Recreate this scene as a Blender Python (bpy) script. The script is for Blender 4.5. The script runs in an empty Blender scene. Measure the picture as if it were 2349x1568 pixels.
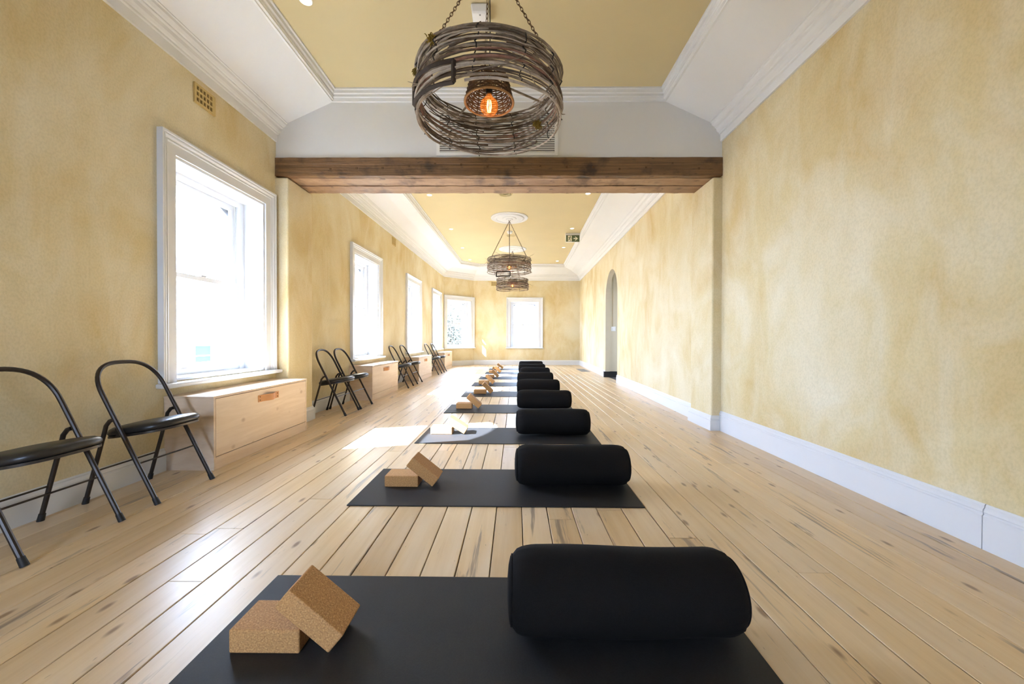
import bpy, bmesh, math, random
from mathutils import Vector, Matrix, Euler

PI = math.pi
S = bpy.context.scene
C = S.collection
R = math.radians
rnd = random.Random(7)

# ------------------------------------------------------------------ camera
F = 900.0                                   # focal length in pixels of the 2349 px frame
CAM_H = 1.01
cd = bpy.data.cameras.new('camera'); cam = bpy.data.objects.new('camera', cd); C.objects.link(cam)
cd.sensor_width = 36.0; cd.sensor_fit = 'HORIZONTAL'; cd.lens = F / 2349.0 * 36.0
cd.clip_start = 0.02; cd.clip_end = 400
M_ = Matrix.Rotation(math.atan(7.5 / F), 4, 'Z') @ Matrix.Rotation(R(90) - math.atan(8 / F), 4, 'X') @ Matrix.Rotation(0.0025, 4, 'Z')
cam.matrix_world = Matrix.Translation((0, 0, CAM_H)) @ M_
S.camera = cam

# ------------------------------------------------------------------ world, sun, exposure
SKY = 6.5
w = bpy.data.worlds.new('sky'); S.world = w; w.use_nodes = True
bg = w.node_tree.nodes['Background']
bg.inputs[0].default_value = (0.82, 1.05, 1.52, 1); bg.inputs[1].default_value = SKY
sd = bpy.data.lights.new('sun', 'SUN'); sd.energy = 20.0; sd.angle = R(0.6); sd.color = (1.0, 1.13, 1.38)
sun = bpy.data.objects.new('sun', sd); C.objects.link(sun)
sun.rotation_euler = Vector((1.26, 0.34, -1.0)).to_track_quat('-Z', 'Y').to_euler()
S.view_settings.view_transform = 'Standard'; S.view_settings.look = 'None'
S.view_settings.gamma = 1.0; S.view_settings.use_curve_mapping = False
S.view_settings.exposure = 2.4

# ------------------------------------------------------------------ room measures (metres)
XL, XR = -2.67, 2.275                       # side walls of the room before the beam
YBACK = -2.3
YB0, YB1 = 4.35, 4.87                       # partition with the beam
FL0, FL1 = (-2.71, YB1), (-2.57, 14.07)     # far left wall
BAY = (-1.59, 15.05); FR1 = (2.47, 15.05); FR0 = (2.25, YB1)
ZC = 3.74                                   # flat ceiling
WT = 0.58                                   # wall thickness

# ------------------------------------------------------------------ helpers
def lin(c):
    return tuple(((v / 255) / 12.92 if v / 255 <= 0.04045 else ((v / 255 + 0.055) / 1.055) ** 2.4) for v in c) + (1.0,)

class MB:
    def __init__(s): s.v = []; s.f = []
    def add(s, vs, fs):
        o = len(s.v); s.v += [tuple(p) for p in vs]; s.f += [tuple(i + o for i in f) for f in fs]; return s
    def box(s, x0, x1, y0, y1, z0, z1):
        v = [(x0,y0,z0),(x1,y0,z0),(x1,y1,z0),(x0,y1,z0),(x0,y0,z1),(x1,y0,z1),(x1,y1,z1),(x0,y1,z1)]
        return s.add(v, [(0,3,2,1),(4,5,6,7),(0,1,5,4),(1,2,6,5),(2,3,7,6),(3,0,4,7)])
    def tube(s, pts, r, n=8, closed=False, cap=True):
        pts = [Vector(p) for p in pts]; m = len(pts)
        rr = r if isinstance(r, (list, tuple)) else [r] * m
        tang = []
        for i in range(m):
            a = pts[(i - 1) % m] if (closed or i > 0) else pts[i]
            b = pts[(i + 1) % m] if (closed or i < m - 1) else pts[i]
            t = (b - a); tang.append(t.normalized() if t.length > 1e-9 else Vector((0, 0, 1)))
        up = Vector((0, 0, 1)) if abs(tang[0].z) < 0.9 else Vector((1, 0, 0))
        nrm = (up - tang[0] * up.dot(tang[0])).normalized()
        vs = []; 
        for i in range(m):
            t = tang[i]; nrm = (nrm - t * nrm.dot(t))
            nrm = nrm.normalized() if nrm.length > 1e-6 else t.orthogonal().normalized()
            b = t.cross(nrm)
            for k in range(n):
                a = 2 * PI * k / n
                vs.append(pts[i] + (nrm * math.cos(a) + b * math.sin(a)) * rr[i])
        fs = []
        for i in range(m if closed else m - 1):
            j = (i + 1) % m
            for k in range(n):
                l = (k + 1) % n
                fs.append((i*n+k, i*n+l, j*n+l, j*n+k))
        if cap and not closed:
            fs.append(tuple(reversed(range(n)))); fs.append(tuple((m-1)*n + k for k in range(n)))
        return s.add(vs, fs)
    def lathe(s, prof, n=24, cx=0, cy=0):
        vs = []; fs = []; m = len(prof)
        for (r, z) in prof:
            for k in range(n):
                a = 2 * PI * k / n; vs.append((cx + r * math.cos(a), cy + r * math.sin(a), z))
        for i in range(m - 1):
            for k in range(n):
                l = (k + 1) % n; fs.append((i*n+k, i*n+l, (i+1)*n+l, (i+1)*n+k))
        if prof[0][0] > 1e-6: fs.append(tuple(reversed(range(n))))
        if prof[-1][0] > 1e-6: fs.append(tuple((m-1)*n+k for k in range(n)))
        return s.add(vs, fs)
    def prism(s, poly, fn, t0, t1):                    # poly 2D, fn(u, v, t) -> xyz
        n = len(poly)
        vs = [fn(u, v, t0) for u, v in poly] + [fn(u, v, t1) for u, v in poly]
        fs = [tuple(reversed(range(n))), tuple(range(n, 2*n))]
        for i in range(n):
            j = (i + 1) % n; fs.append((i, j, n + j, n + i))
        return s.add(vs, fs)
    def build(s, name, mat, parent=None, smooth=False, bevel=0, seg=2, ang=35):
        me = bpy.data.meshes.new(name); me.from_pydata(s.v, [], s.f); me.validate()
        bm = bmesh.new(); bm.from_mesh(me); bmesh.ops.recalc_face_normals(bm, faces=bm.faces); bm.to_mesh(me); bm.free()
        o = bpy.data.objects.new(name, me); C.objects.link(o)
        if mat: me.materials.append(MAT[mat])
        if smooth:
            for p in me.polygons: p.use_smooth = True
            me.set_sharp_from_angle(angle=R(ang))
        if bevel:
            b = o.modifiers.new('bevel', 'BEVEL'); b.width = bevel; b.segments = seg; b.limit_method = 'ANGLE'; b.angle_limit = R(40)
        if parent: o.parent = parent
        return o

def tag(o, label=None, cat=None, group=None, kind=None):
    if label: o['label'] = label
    if cat: o['category'] = cat
    if group: o['group'] = group
    if kind: o['kind'] = kind
    return o
def empty(name, loc=(0, 0, 0), rz=0.0):
    o = bpy.data.objects.new(name, None); C.objects.link(o); o.location = loc; o.rotation_euler = (0, 0, rz)
    o.empty_display_size = 0.1
    return o
def struct(o, label=None):
    o['kind'] = 'structure'
    if label: o['label'] = label
    return o
def copy_tree(o, parent=None):
    c = o.copy(); C.objects.link(c); c.parent = parent
    for ch in list(o.children):
        copy_tree(ch, c)
    return c

# ------------------------------------------------------------------ materials
MAT = {}
def node_mat(name):
    m = bpy.data.materials.new(name); m.use_nodes = True; MAT[name] = m
    nt = m.node_tree; return m, nt, nt.nodes['Principled BSDF']
def N(nt, t, **kw):
    n = nt.nodes.new(t)
    for k, v in kw.items():
        if k in n.inputs: n.inputs[k].default_value = v
        else: setattr(n, k, v)
    return n
def ramp(nt, fac, stops):
    r = nt.nodes.new('ShaderNodeValToRGB'); e = r.color_ramp.elements
    while len(e) < len(stops): e.new(0.5)
    for el, (p, c) in zip(e, stops): el.position = p; el.color = c if len(c) == 4 else lin(c)
    nt.links.new(fac, r.inputs[0]); return r
def mixc(nt, fac, a, b, mode='MIX'):
    m = nt.nodes.new('ShaderNodeMix'); m.data_type = 'RGBA'; m.blend_type = mode
    for sock, v in ((m.inputs[0], fac), (m.inputs[6], a), (m.inputs[7], b)):
        if hasattr(v, 'is_linked') or hasattr(v, 'links'): nt.links.new(v, sock)
        else: sock.default_value = v
    return m.outputs[2]
def bump(nt, p, h, strength, dist=0.01):
    b = nt.nodes.new('ShaderNodeBump'); b.inputs['Strength'].default_value = strength; b.inputs['Distance'].default_value = dist
    nt.links.new(h, b.inputs['Height']); nt.links.new(b.outputs[0], p.inputs['Normal'])
def simple(name, col, rough=0.5, metal=0.0, spec=0.5, noise=0.0, nscale=30.0, bstr=0.0):
    m, nt, p = node_mat(name)
    p.inputs['Roughness'].default_value = rough; p.inputs['Metallic'].default_value = metal
    p.inputs['Specular IOR Level'].default_value = spec
    tc = N(nt, 'ShaderNodeTexCoord'); n = N(nt, 'ShaderNodeTexNoise', Scale=nscale, Detail=4.0)
    nt.links.new(tc.outputs['Object'], n.inputs['Vector'])
    c = lin(col); k = 1 - noise
    r = ramp(nt, n.outputs[0], [(0.3, (c[0]*k, c[1]*k, c[2]*k, 1)), (0.7, c)])
    nt.links.new(r.outputs[0], p.inputs['Base Color'])
    if bstr: bump(nt, p, n.outputs[0], bstr, 0.004)
    return m

def world_pos(nt, scale=(1, 1, 1), out='Position'):
    g = N(nt, 'ShaderNodeNewGeometry'); mp = N(nt, 'ShaderNodeMapping'); mp.inputs['Scale'].default_value = scale
    nt.links.new(g.outputs['Position'], mp.inputs['Vector']); return mp.outputs[0]

def limewash(name, dark, mid, light):
    m, nt, p = node_mat(name)
    p.inputs['Roughness'].default_value = 0.85; p.inputs['Specular IOR Level'].default_value = 0.25
    v1 = world_pos(nt, (1, 1, 0.75)); v2 = world_pos(nt, (1.0, 1.0, 0.45))
    n1 = N(nt, 'ShaderNodeTexNoise', Scale=1.15, Detail=5.0, Roughness=0.55, Distortion=0.6); nt.links.new(v1, n1.inputs['Vector'])
    n2 = N(nt, 'ShaderNodeTexNoise', Scale=3.2, Detail=6.0, Roughness=0.6, Distortion=0.8); nt.links.new(v2, n2.inputs['Vector'])
    n3 = N(nt, 'ShaderNodeTexNoise', Scale=85.0, Detail=5.0); nt.links.new(v1, n3.inputs['Vector'])
    r1 = ramp(nt, n1.outputs[0], [(0.33, dark), (0.5, mid), (0.68, light)])
    r2 = ramp(nt, n2.outputs[0], [(0.40, (0, 0, 0, 1)), (0.68, (1, 1, 1, 1))])
    mx = N(nt, 'ShaderNodeMath', operation='MULTIPLY'); mx.inputs[1].default_value = 0.6; nt.links.new(r2.outputs[0], mx.inputs[0])
    c = mixc(nt, mx.outputs[0], r1.outputs[0], lin(light))
    r3 = ramp(nt, n3.outputs[0], [(0.3, (0.90, 0.90, 0.88, 1)), (0.6, (1, 1, 1, 1))])
    c = mixc(nt, 1.0, c, r3.outputs[0], 'MULTIPLY')
    nt.links.new(c, p.inputs['Base Color'])
    bump(nt, p, n3.outputs[0], 0.18, 0.006)
    return m
limewash('limewash', (208, 182, 130), (217, 198, 153), (228, 216, 187))
simple('ceiling_yellow', (208, 190, 146), 0.8, noise=0.05, nscale=1.5)
simple('white_plaster', (225, 223, 220), 0.75, noise=0.02, nscale=2.0, bstr=0.02)
simple('white_gloss', (218, 218, 219), 0.28, noise=0.02, nscale=4.0)
simple('hall_paint', (206, 192, 164), 0.8, noise=0.06, nscale=2.0)
simple('black_skirting', (24, 22, 21), 0.5, noise=0.1)
simple('hall_floor', (62, 60, 62), 0.5, noise=0.2, nscale=8.0)
simple('subfloor', (38, 27, 18), 0.9, noise=0.3)
simple('masonry', (150, 152, 158), 0.9, noise=0.2, nscale=8.0)
simple('terracotta', (206, 178, 116), 0.85, noise=0.1)
simple('vent_dark', (120, 98, 58), 0.9)
simple('grille_dark', (120, 116, 108), 0.8)
simple('chair_metal', (52, 43, 36), 0.38, metal=0.35, noise=0.25, nscale=60)
simple('chair_lip', (70, 66, 62), 0.35, metal=0.6, noise=0.3, nscale=40)
simple('black_rubber', (22, 20, 19), 0.6)
simple('black_vinyl', (30, 28, 27), 0.38, noise=0.2, nscale=25, bstr=0.05)
simple('leather', (200, 138, 82), 0.5, noise=0.15, nscale=20)
simple('brass_dark', (92, 66, 40), 0.4, metal=0.6)
simple('plastic_white', (236, 234, 230), 0.4)
simple('rusty_chain', (112, 80, 52), 0.6, metal=0.5, noise=0.4, nscale=50)
simple('wire', (52, 46, 42), 0.6, metal=0.3, noise=0.3, nscale=40)
simple('black_cable', (22, 20, 20), 0.6)
simple('moss', (152, 124, 44), 0.95, noise=0.4, nscale=60)
simple('sign_green', (92, 104, 66), 0.5)
simple('sign_white', (244, 238, 216), 0.5)
simple('grey_metal', (150, 148, 146), 0.45, metal=0.3)
simple('asphalt', (120, 118, 116), 0.9, noise=0.2, nscale=2)
simple('house_cream', (226, 206, 178), 0.85, noise=0.05, nscale=2)
simple('house_glass', (52, 66, 82), 0.4, spec=0.1, noise=0.1)
simple('house_roof', (170, 160, 150), 0.85, noise=0.1)
simple('leaf', (84, 82, 66), 0.7, noise=0.5, nscale=5)
simple('bark', (84, 70, 56), 0.9, noise=0.3, nscale=12)

def wood_floor():
    m, nt, p = node_mat('pine_board')
    tc = N(nt, 'ShaderNodeTexCoord'); oi = N(nt, 'ShaderNodeObjectInfo')
    off = N(nt, 'ShaderNodeMath', operation='MULTIPLY'); off.inputs[1].default_value = 57.0; nt.links.new(oi.outputs['Random'], off.inputs[0])
    va = N(nt, 'ShaderNodeVectorMath', operation='ADD'); nt.links.new(tc.outputs['Object'], va.inputs[0])
    cx = N(nt, 'ShaderNodeCombineXYZ'); nt.links.new(off.outputs[0], cx.inputs[0]); nt.links.new(off.outputs[0], cx.inputs[1]); nt.links.new(cx.outputs[0], va.inputs[1])
    def mapped(sc):
        mp = N(nt, 'ShaderNodeMapping'); mp.inputs['Scale'].default_value = sc; nt.links.new(va.outputs[0], mp.inputs['Vector']); return mp.outputs[0]
    g = N(nt, 'ShaderNodeTexNoise', Scale=1.0, Detail=6.0, Roughness=0.6, Distortion=0.4); nt.links.new(mapped((30, 1.6, 1)), g.inputs['Vector'])
    base = ramp(nt, g.outputs[0], [(0.25, (210, 179, 135)), (0.5, (220, 191, 148)), (0.78, (226, 201, 163))])
    # board to board tone
    tone = ramp(nt, oi.outputs['Random'], [(0.0, (0.80, 0.77, 0.74, 1)), (0.35, (0.96, 0.96, 0.98, 1)), (0.7, (0.90, 0.87, 0.82, 1)), (1.0, (1, 0.98, 0.95, 1))])
    c = mixc(nt, 1.0, base.outputs[0], tone.outputs[0], 'MULTIPLY')
    # worn pale areas
    wv = N(nt, 'ShaderNodeTexNoise', Scale=1.0, Detail=4.0); nt.links.new(mapped((4, 0.9, 1)), wv.inputs['Vector'])
    wr = ramp(nt, wv.outputs[0], [(0.45, (0, 0, 0, 1)), (0.75, (0.6, 0.6, 0.6, 1))])
    c = mixc(nt, wr.outputs[0], c, lin((222, 204, 180)))
    # grey streak stains along the boards
    st = N(nt, 'ShaderNodeTexNoise', Scale=1.0, Detail=5.0, Roughness=0.65, Distortion=0.5); nt.links.new(mapped((13, 0.9, 1)), st.inputs['Vector'])
    sr = ramp(nt, st.outputs[0], [(0.605, (0, 0, 0, 1)), (0.67, (0.8, 0.8, 0.8, 1))])
    c = mixc(nt, sr.outputs[0], c, lin((128, 112, 98)))
    # knots and nail holes
    vo = N(nt, 'ShaderNodeTexVoronoi', Scale=1.0); nt.links.new(mapped((9, 3.2, 1)), vo.inputs['Vector'])
    kr = ramp(nt, vo.outputs['Distance'], [(0.06, (0.9, 0.9, 0.9, 1)), (0.14, (0, 0, 0, 1))])
    c = mixc(nt, kr.outputs[0], c, lin((138, 106, 76)))
    sp = N(nt, 'ShaderNodeTexNoise', Scale=1.0, Detail=3.0); nt.links.new(mapped((70, 17, 1)), sp.inputs['Vector'])
    spr = ramp(nt, sp.outputs[0], [(0.70, (0, 0, 0, 1)), (0.77, (0.6, 0.6, 0.6, 1))])
    c = mixc(nt, spr.outputs[0], c, lin((118, 96, 74)))
    nt.links.new(c, p.inputs['Base Color'])
    rr = ramp(nt, wv.outputs[0], [(0.3, (0.30, 0.30, 0.30, 1)), (0.7, (0.42, 0.42, 0.42, 1))]); nt.links.new(rr.outputs[0], p.inputs['Roughness'])
    p.inputs['Specular IOR Level'].default_value = 0.5
    bump(nt, p, g.outputs[0], 0.04, 0.003)
wood_floor()

def ply(name, a, b, knot):
    m, nt, p = node_mat(name)
    tc = N(nt, 'ShaderNodeTexCoord'); oi = N(nt, 'ShaderNodeObjectInfo')
    va = N(nt, 'ShaderNodeVectorMath', operation='ADD'); nt.links.new(tc.outputs['Object'], va.inputs[0])
    mu = N(nt, 'ShaderNodeMath', operation='MULTIPLY'); mu.inputs[1].default_value = 23.0; nt.links.new(oi.outputs['Random'], mu.inputs[0])
    cx = N(nt, 'ShaderNodeCombineXYZ'); nt.links.new(mu.outputs[0], cx.inputs[1]); nt.links.new(cx.outputs[0], va.inputs[1])
    def mapped(sc):
        mp = N(nt, 'ShaderNodeMapping'); mp.inputs['Scale'].default_value = sc; nt.links.new(va.outputs[0], mp.inputs['Vector']); return mp.outputs[0]
    g = N(nt, 'ShaderNodeTexNoise', Scale=1.0, Detail=6.0, Roughness=0.6, Distortion=1.0); nt.links.new(mapped((5, 1.4, 16)), g.inputs['Vector'])
    c = ramp(nt, g.outputs[0], [(0.3, a), (0.7, b)]).outputs[0]
    vo = N(nt, 'ShaderNodeTexVoronoi', Scale=1.0); nt.links.new(mapped((3, 5.0, 6.5)), vo.inputs['Vector'])
    kr = ramp(nt, vo.outputs['Distance'], [(0.05, (0.7, 0.7, 0.7, 1)), (0.16, (0, 0, 0, 1))])
    c = mixc(nt, kr.outputs[0], c, lin(knot)); nt.links.new(c, p.inputs['Base Color'])
    p.inputs['Roughness'].default_value = 0.5
ply('ply', (212, 186, 156), (226, 204, 178), (176, 142, 112))

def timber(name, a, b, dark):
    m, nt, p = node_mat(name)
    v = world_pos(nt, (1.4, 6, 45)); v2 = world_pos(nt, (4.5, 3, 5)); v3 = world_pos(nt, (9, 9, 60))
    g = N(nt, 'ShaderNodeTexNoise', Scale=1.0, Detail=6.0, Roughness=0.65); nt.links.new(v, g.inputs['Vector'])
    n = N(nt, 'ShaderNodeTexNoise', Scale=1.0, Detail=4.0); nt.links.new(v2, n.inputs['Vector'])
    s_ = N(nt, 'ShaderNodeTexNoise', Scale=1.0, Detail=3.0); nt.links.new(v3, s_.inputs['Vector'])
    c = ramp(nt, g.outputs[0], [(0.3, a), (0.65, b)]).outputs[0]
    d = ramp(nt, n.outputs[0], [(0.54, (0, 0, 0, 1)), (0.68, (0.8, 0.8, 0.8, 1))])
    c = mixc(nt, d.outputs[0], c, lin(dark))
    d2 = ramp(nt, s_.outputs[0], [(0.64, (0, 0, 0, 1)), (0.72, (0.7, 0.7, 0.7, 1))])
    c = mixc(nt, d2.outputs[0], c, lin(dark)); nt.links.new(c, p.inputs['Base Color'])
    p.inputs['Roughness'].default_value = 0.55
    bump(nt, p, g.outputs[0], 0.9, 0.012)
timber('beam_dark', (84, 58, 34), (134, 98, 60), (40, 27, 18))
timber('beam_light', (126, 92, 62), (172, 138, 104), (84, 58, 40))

def twig_mat(name, a, b):
    m, nt, p = node_mat(name)
    tc = N(nt, 'ShaderNodeTexCoord')
    n = N(nt, 'ShaderNodeTexNoise', Scale=9.0, Detail=5.0, Roughness=0.7); nt.links.new(tc.outputs['Object'], n.inputs['Vector'])
    nt.links.new(ramp(nt, n.outputs[0], [(0.3, a), (0.7, b)]).outputs[0], p.inputs['Base Color'])
    p.inputs['Roughness'].default_value = 0.8
    n2 = N(nt, 'ShaderNodeTexNoise', Scale=120.0, Detail=3.0); nt.links.new(tc.outputs['Object'], n2.inputs['Vector'])
    bump(nt, p, n2.outputs[0], 0.4, 0.003)
twig_mat('twig', (104, 88, 70), (170, 152, 132))
twig_mat('twig_dark', (70, 55, 42), (120, 100, 82))
twig_mat('twig_pale', (140, 124, 108), (206, 192, 176))
twig_mat('twig_red', (112, 70, 54), (168, 130, 112))
twig_mat('wicker', (72, 52, 34), (118, 88, 58))
twig_mat('wicker_pale', (150, 108, 66), (196, 152, 100))
twig_mat('frame_wood', (42, 32, 26), (70, 54, 42))

def cork():
    m, nt, p = node_mat('cork')
    tc = N(nt, 'ShaderNodeTexCoord'); n = N(nt, 'ShaderNodeTexVoronoi', Scale=260.0); nt.links.new(tc.outputs['Object'], n.inputs['Vector'])
    n2 = N(nt, 'ShaderNodeTexNoise', Scale=190.0, Detail=3.0); nt.links.new(tc.outputs['Object'], n2.inputs['Vector'])
    c = ramp(nt, n2.outputs[0], [(0.3, (168, 120, 70)), (0.55, (199, 149, 92)), (0.72, (222, 177, 120))]).outputs[0]
    c2 = ramp(nt, n.outputs['Color'], [(0.2, (0.85, 0.85, 0.85, 1)), (0.8, (1, 1, 1, 1))]).outputs[0]
    nt.links.new(mixc(nt, 1.0, c, c2, 'MULTIPLY'), p.inputs['Base Color'])
    p.inputs['Roughness'].default_value = 0.75; bump(nt, p, n2.outputs[0], 0.15, 0.002)
cork()
def mat_rubber():
    m, nt, p = node_mat('mat_rubber')
    tc = N(nt, 'ShaderNodeTexCoord'); n = N(nt, 'ShaderNodeTexNoise', Scale=220.0, Detail=2.0); nt.links.new(tc.outputs['Object'], n.inputs['Vector'])
    w_ = N(nt, 'ShaderNodeTexWave', Scale=90.0); nt.links.new(tc.outputs['Object'], w_.inputs['Vector'])
    nt.links.new(ramp(nt, n.outputs[0], [(0.3, (29, 28, 28)), (0.7, (37, 36, 36))]).outputs[0], p.inputs['Base Color'])
    p.inputs['Roughness'].default_value = 0.6; p.inputs['Specular IOR Level'].default_value = 0.3
    bump(nt, p, w_.outputs[0], 0.12, 0.002)
mat_rubber()
def cloth():
    m, nt, p = node_mat('black_cloth')
    tc = N(nt, 'ShaderNodeTexCoord'); n = N(nt, 'ShaderNodeTexNoise', Scale=300.0, Detail=2.0); nt.links.new(tc.outputs['Object'], n.inputs['Vector'])
    nt.links.new(ramp(nt, n.outputs[0], [(0.3, (18, 16, 15)), (0.7, (24, 22, 21))]).outputs[0], p.inputs['Base Color'])
    p.inputs['Roughness'].default_value = 0.9; p.inputs['Specular IOR Level'].default_value = 0.15
    bump(nt, p, n.outputs[0], 0.2, 0.001)
cloth()
def emit(name, col, strength):
    m = bpy.data.materials.new(name); m.use_nodes = True; MAT[name] = m; nt = m.node_tree
    p = nt.nodes['Principled BSDF']; p.inputs['Base Color'].default_value = lin(col)
    p.inputs['Emission Color'].default_value = lin(col); p.inputs['Emission Strength'].default_value = strength
emit('lamp_lens', (255, 240, 214), 6.0)
emit('filament', (255, 180, 92), 7.0)
def glass(name, tint, refl, coat=0.0):
    m = bpy.data.materials.new(name); m.use_nodes = True; MAT[name] = m; nt = m.node_tree; nt.nodes.clear()
    o = nt.nodes.new('ShaderNodeOutputMaterial'); t = nt.nodes.new('ShaderNodeBsdfTransparent'); t.inputs[0].default_value = tint
    g = nt.nodes.new('ShaderNodeBsdfGlossy'); g.inputs['Roughness'].default_value = 0.02
    f = nt.nodes.new('ShaderNodeFresnel'); f.inputs[0].default_value = refl
    ge = nt.nodes.new('ShaderNodeNewGeometry'); sb = nt.nodes.new('ShaderNodeMath'); sb.operation = 'SUBTRACT'; sb.inputs[0].default_value = 1.0; nt.links.new(ge.outputs['Backfacing'], sb.inputs[1])
    mu = nt.nodes.new('ShaderNodeMath'); mu.operation = 'MULTIPLY'; nt.links.new(f.outputs[0], mu.inputs[0]); nt.links.new(sb.outputs[0], mu.inputs[1])   # one reflection per pane, none on leaving it
    mx = nt.nodes.new('ShaderNodeMixShader'); nt.links.new(mu.outputs[0], mx.inputs[0]); nt.links.new(t.outputs[0], mx.inputs[1]); nt.links.new(g.outputs[0], mx.inputs[2])
    if coat:
        df = nt.nodes.new('ShaderNodeBsdfTranslucent'); df.inputs[0].default_value = lin((236, 170, 96)); m2 = nt.nodes.new('ShaderNodeMixShader'); m2.inputs[0].default_value = coat
        nt.links.new(mx.outputs[0], m2.inputs[1]); nt.links.new(df.outputs[0], m2.inputs[2]); nt.links.new(m2.outputs[0], o.inputs[0])
    else: nt.links.new(mx.outputs[0], o.inputs[0])
glass('window_glass', (0.97, 0.98, 0.98, 1), 1.35)
glass('bulb_glass', (0.96, 0.78, 0.54, 1), 1.5, 0.2)

# ------------------------------------------------------------------ swept mouldings
def sweep(path, prof, name, mat, parent=None, side=1, smooth=False):
    """path: 2D points; prof: (offset into the room, z) closed polygon; side=+1 room lies left of the path"""
    P = [Vector(p) for p in path]; n = len(P); norms = []
    for i in range(n - 1):
        d = (P[i+1] - P[i]).normalized(); norms.append(Vector((-d.y, d.x)) * side)
    mit = []
    for i in range(n):
        if i == 0: mit.append(norms[0])
        elif i == n - 1: mit.append(norms[-1])
        else:
            a, b = norms[i-1], norms[i]; h = (a + b); mit.append(h / (1 + a.dot(b)))
    m = len(prof); mb = MB(); vs = []; fs = []
    for i in range(n):
        for (o, z) in prof:
            q = P[i] + mit[i] * o; vs.append((q.x, q.y, z))
    for i in range(n - 1):
        for k in range(m):
            l = (k + 1) % m; fs.append((i*m+k, i*m+l, (i+1)*m+l, (i+1)*m+k))
    fs.append(tuple(reversed(range(m)))); fs.append(tuple((n-1)*m+k for k in range(m)))
    mb.add(vs, fs)
    return mb.build(name, mat, parent, smooth=smooth)

def panel_cells(mb, x_cuts, z_cuts, holes, y0, y1):
    """rectangular panel with rectangular holes; local x across, z up, thickness y0..y1"""
    xs = sorted(set(round(v, 5) for v in x_cuts)); zs = sorted(set(round(v, 5) for v in z_cuts))
    def solid(i, k):
        if i < 0 or k < 0 or i >= len(xs) - 1 or k >= len(zs) - 1: return False
        cx = (xs[i] + xs[i+1]) / 2; cz = (zs[k] + zs[k+1]) / 2
        return not any(a < cx < b and c < cz < d for a, b, c, d in holes)
    for i in range(len(xs) - 1):
        for k in range(len(zs) - 1):
            if not solid(i, k): continue
            a, b, c, d = xs[i], xs[i+1], zs[k], zs[k+1]
            mb.add([(a,y0,c),(b,y0,c),(b,y0,d),(a,y0,d)], [(0,1,2,3)])
            mb.add([(a,y1,c),(b,y1,c),(b,y1,d),(a,y1,d)], [(3,2,1,0)])
            if not solid(i-1, k): mb.add([(a,y0,c),(a,y0,d),(a,y1,d),(a,y1,c)], [(0,1,2,3)])
            if not solid(i+1, k): mb.add([(b,y0,c),(b,y1,c),(b,y1,d),(b,y0,d)], [(0,1,2,3)])
            if not solid(i, k-1): mb.add([(a,y0,c),(a,y1,c),(b,y1,c),(b,y0,c)], [(0,1,2,3)])
            if not solid(i, k+1): mb.add([(a,y0,d),(b,y0,d),(b,y1,d),(a,y1,d)], [(0,1,2,3)])
    return mb
def weld(o):
    bm = bmesh.new(); bm.from_mesh(o.data); bmesh.ops.remove_doubles(bm, verts=bm.verts, dist=1e-4)
    bmesh.ops.recalc_face_normals(bm, faces=bm.faces); bm.to_mesh(o.data); bm.free(); return o

OW, OZ0, OZ1 = 1.10, 0.67, 2.43             # window opening
def wall(name, p0, p1, wins=(), mat='limewash', z1=3.80, ext0=0.0, ext1=0.0):
    """inner face runs from p0 to p1 with the outside on the left of that direction; wins: distances along"""
    p0 = Vector(p0); p1 = Vector(p1); L = (p1 - p0).length; d = (p1 - p0) / L
    holes = [(s - OW/2, s + OW/2, OZ0, OZ1) for s in wins]
    xs = [-ext0, L + ext1]; zs = [-0.05, z1]
    for a, b, c, e in holes: xs += [a, b]; zs += [c, e]
    mb = panel_cells(MB(), xs, zs, holes, 0.0, WT)
    o = weld(mb.build(name, mat)); o.location = (p0.x, p0.y, 0); o.rotation_euler = (0, 0, math.atan2(d.y, d.x))
    return struct(o)

# ------------------------------------------------------------------ walls
W_NEAR = [3.605]; W_FAR = [7.06, 10.12, 12.86]
wall('wall_left', (XL, YBACK), (XL, 4.60), [y - YBACK for y in W_NEAR], ext0=WT)
fl0, fl1 = Vector(FL0), Vector(FL1); fld = (fl1 - fl0).normalized()
fl_at = lambda y: fl0 + fld * ((y - fl0.y) / fld.y)
flq = fl_at(4.60)
wall('wall_left_far', flq, FL1, [(fl_at(y) - flq).length for y in W_FAR], ext1=0.05)
bayd = (Vector(BAY) - fl1); bayL = bayd.length
wall('wall_bay', FL1, BAY, [bayL / 2], ext0=0.0, ext1=0.14)
END_WX = 0.355
wall('wall_end', BAY, FR1, [END_WX - BAY[0]], ext0=0.14, ext1=WT)
wall('wall_right', (XR, 4.60), (XR, YBACK), [], ext1=WT)
wall('wall_back', (XR, YBACK), (XL, YBACK), [3.55], ext0=0, ext1=0)  # opening is for an added window behind the camera

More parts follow.
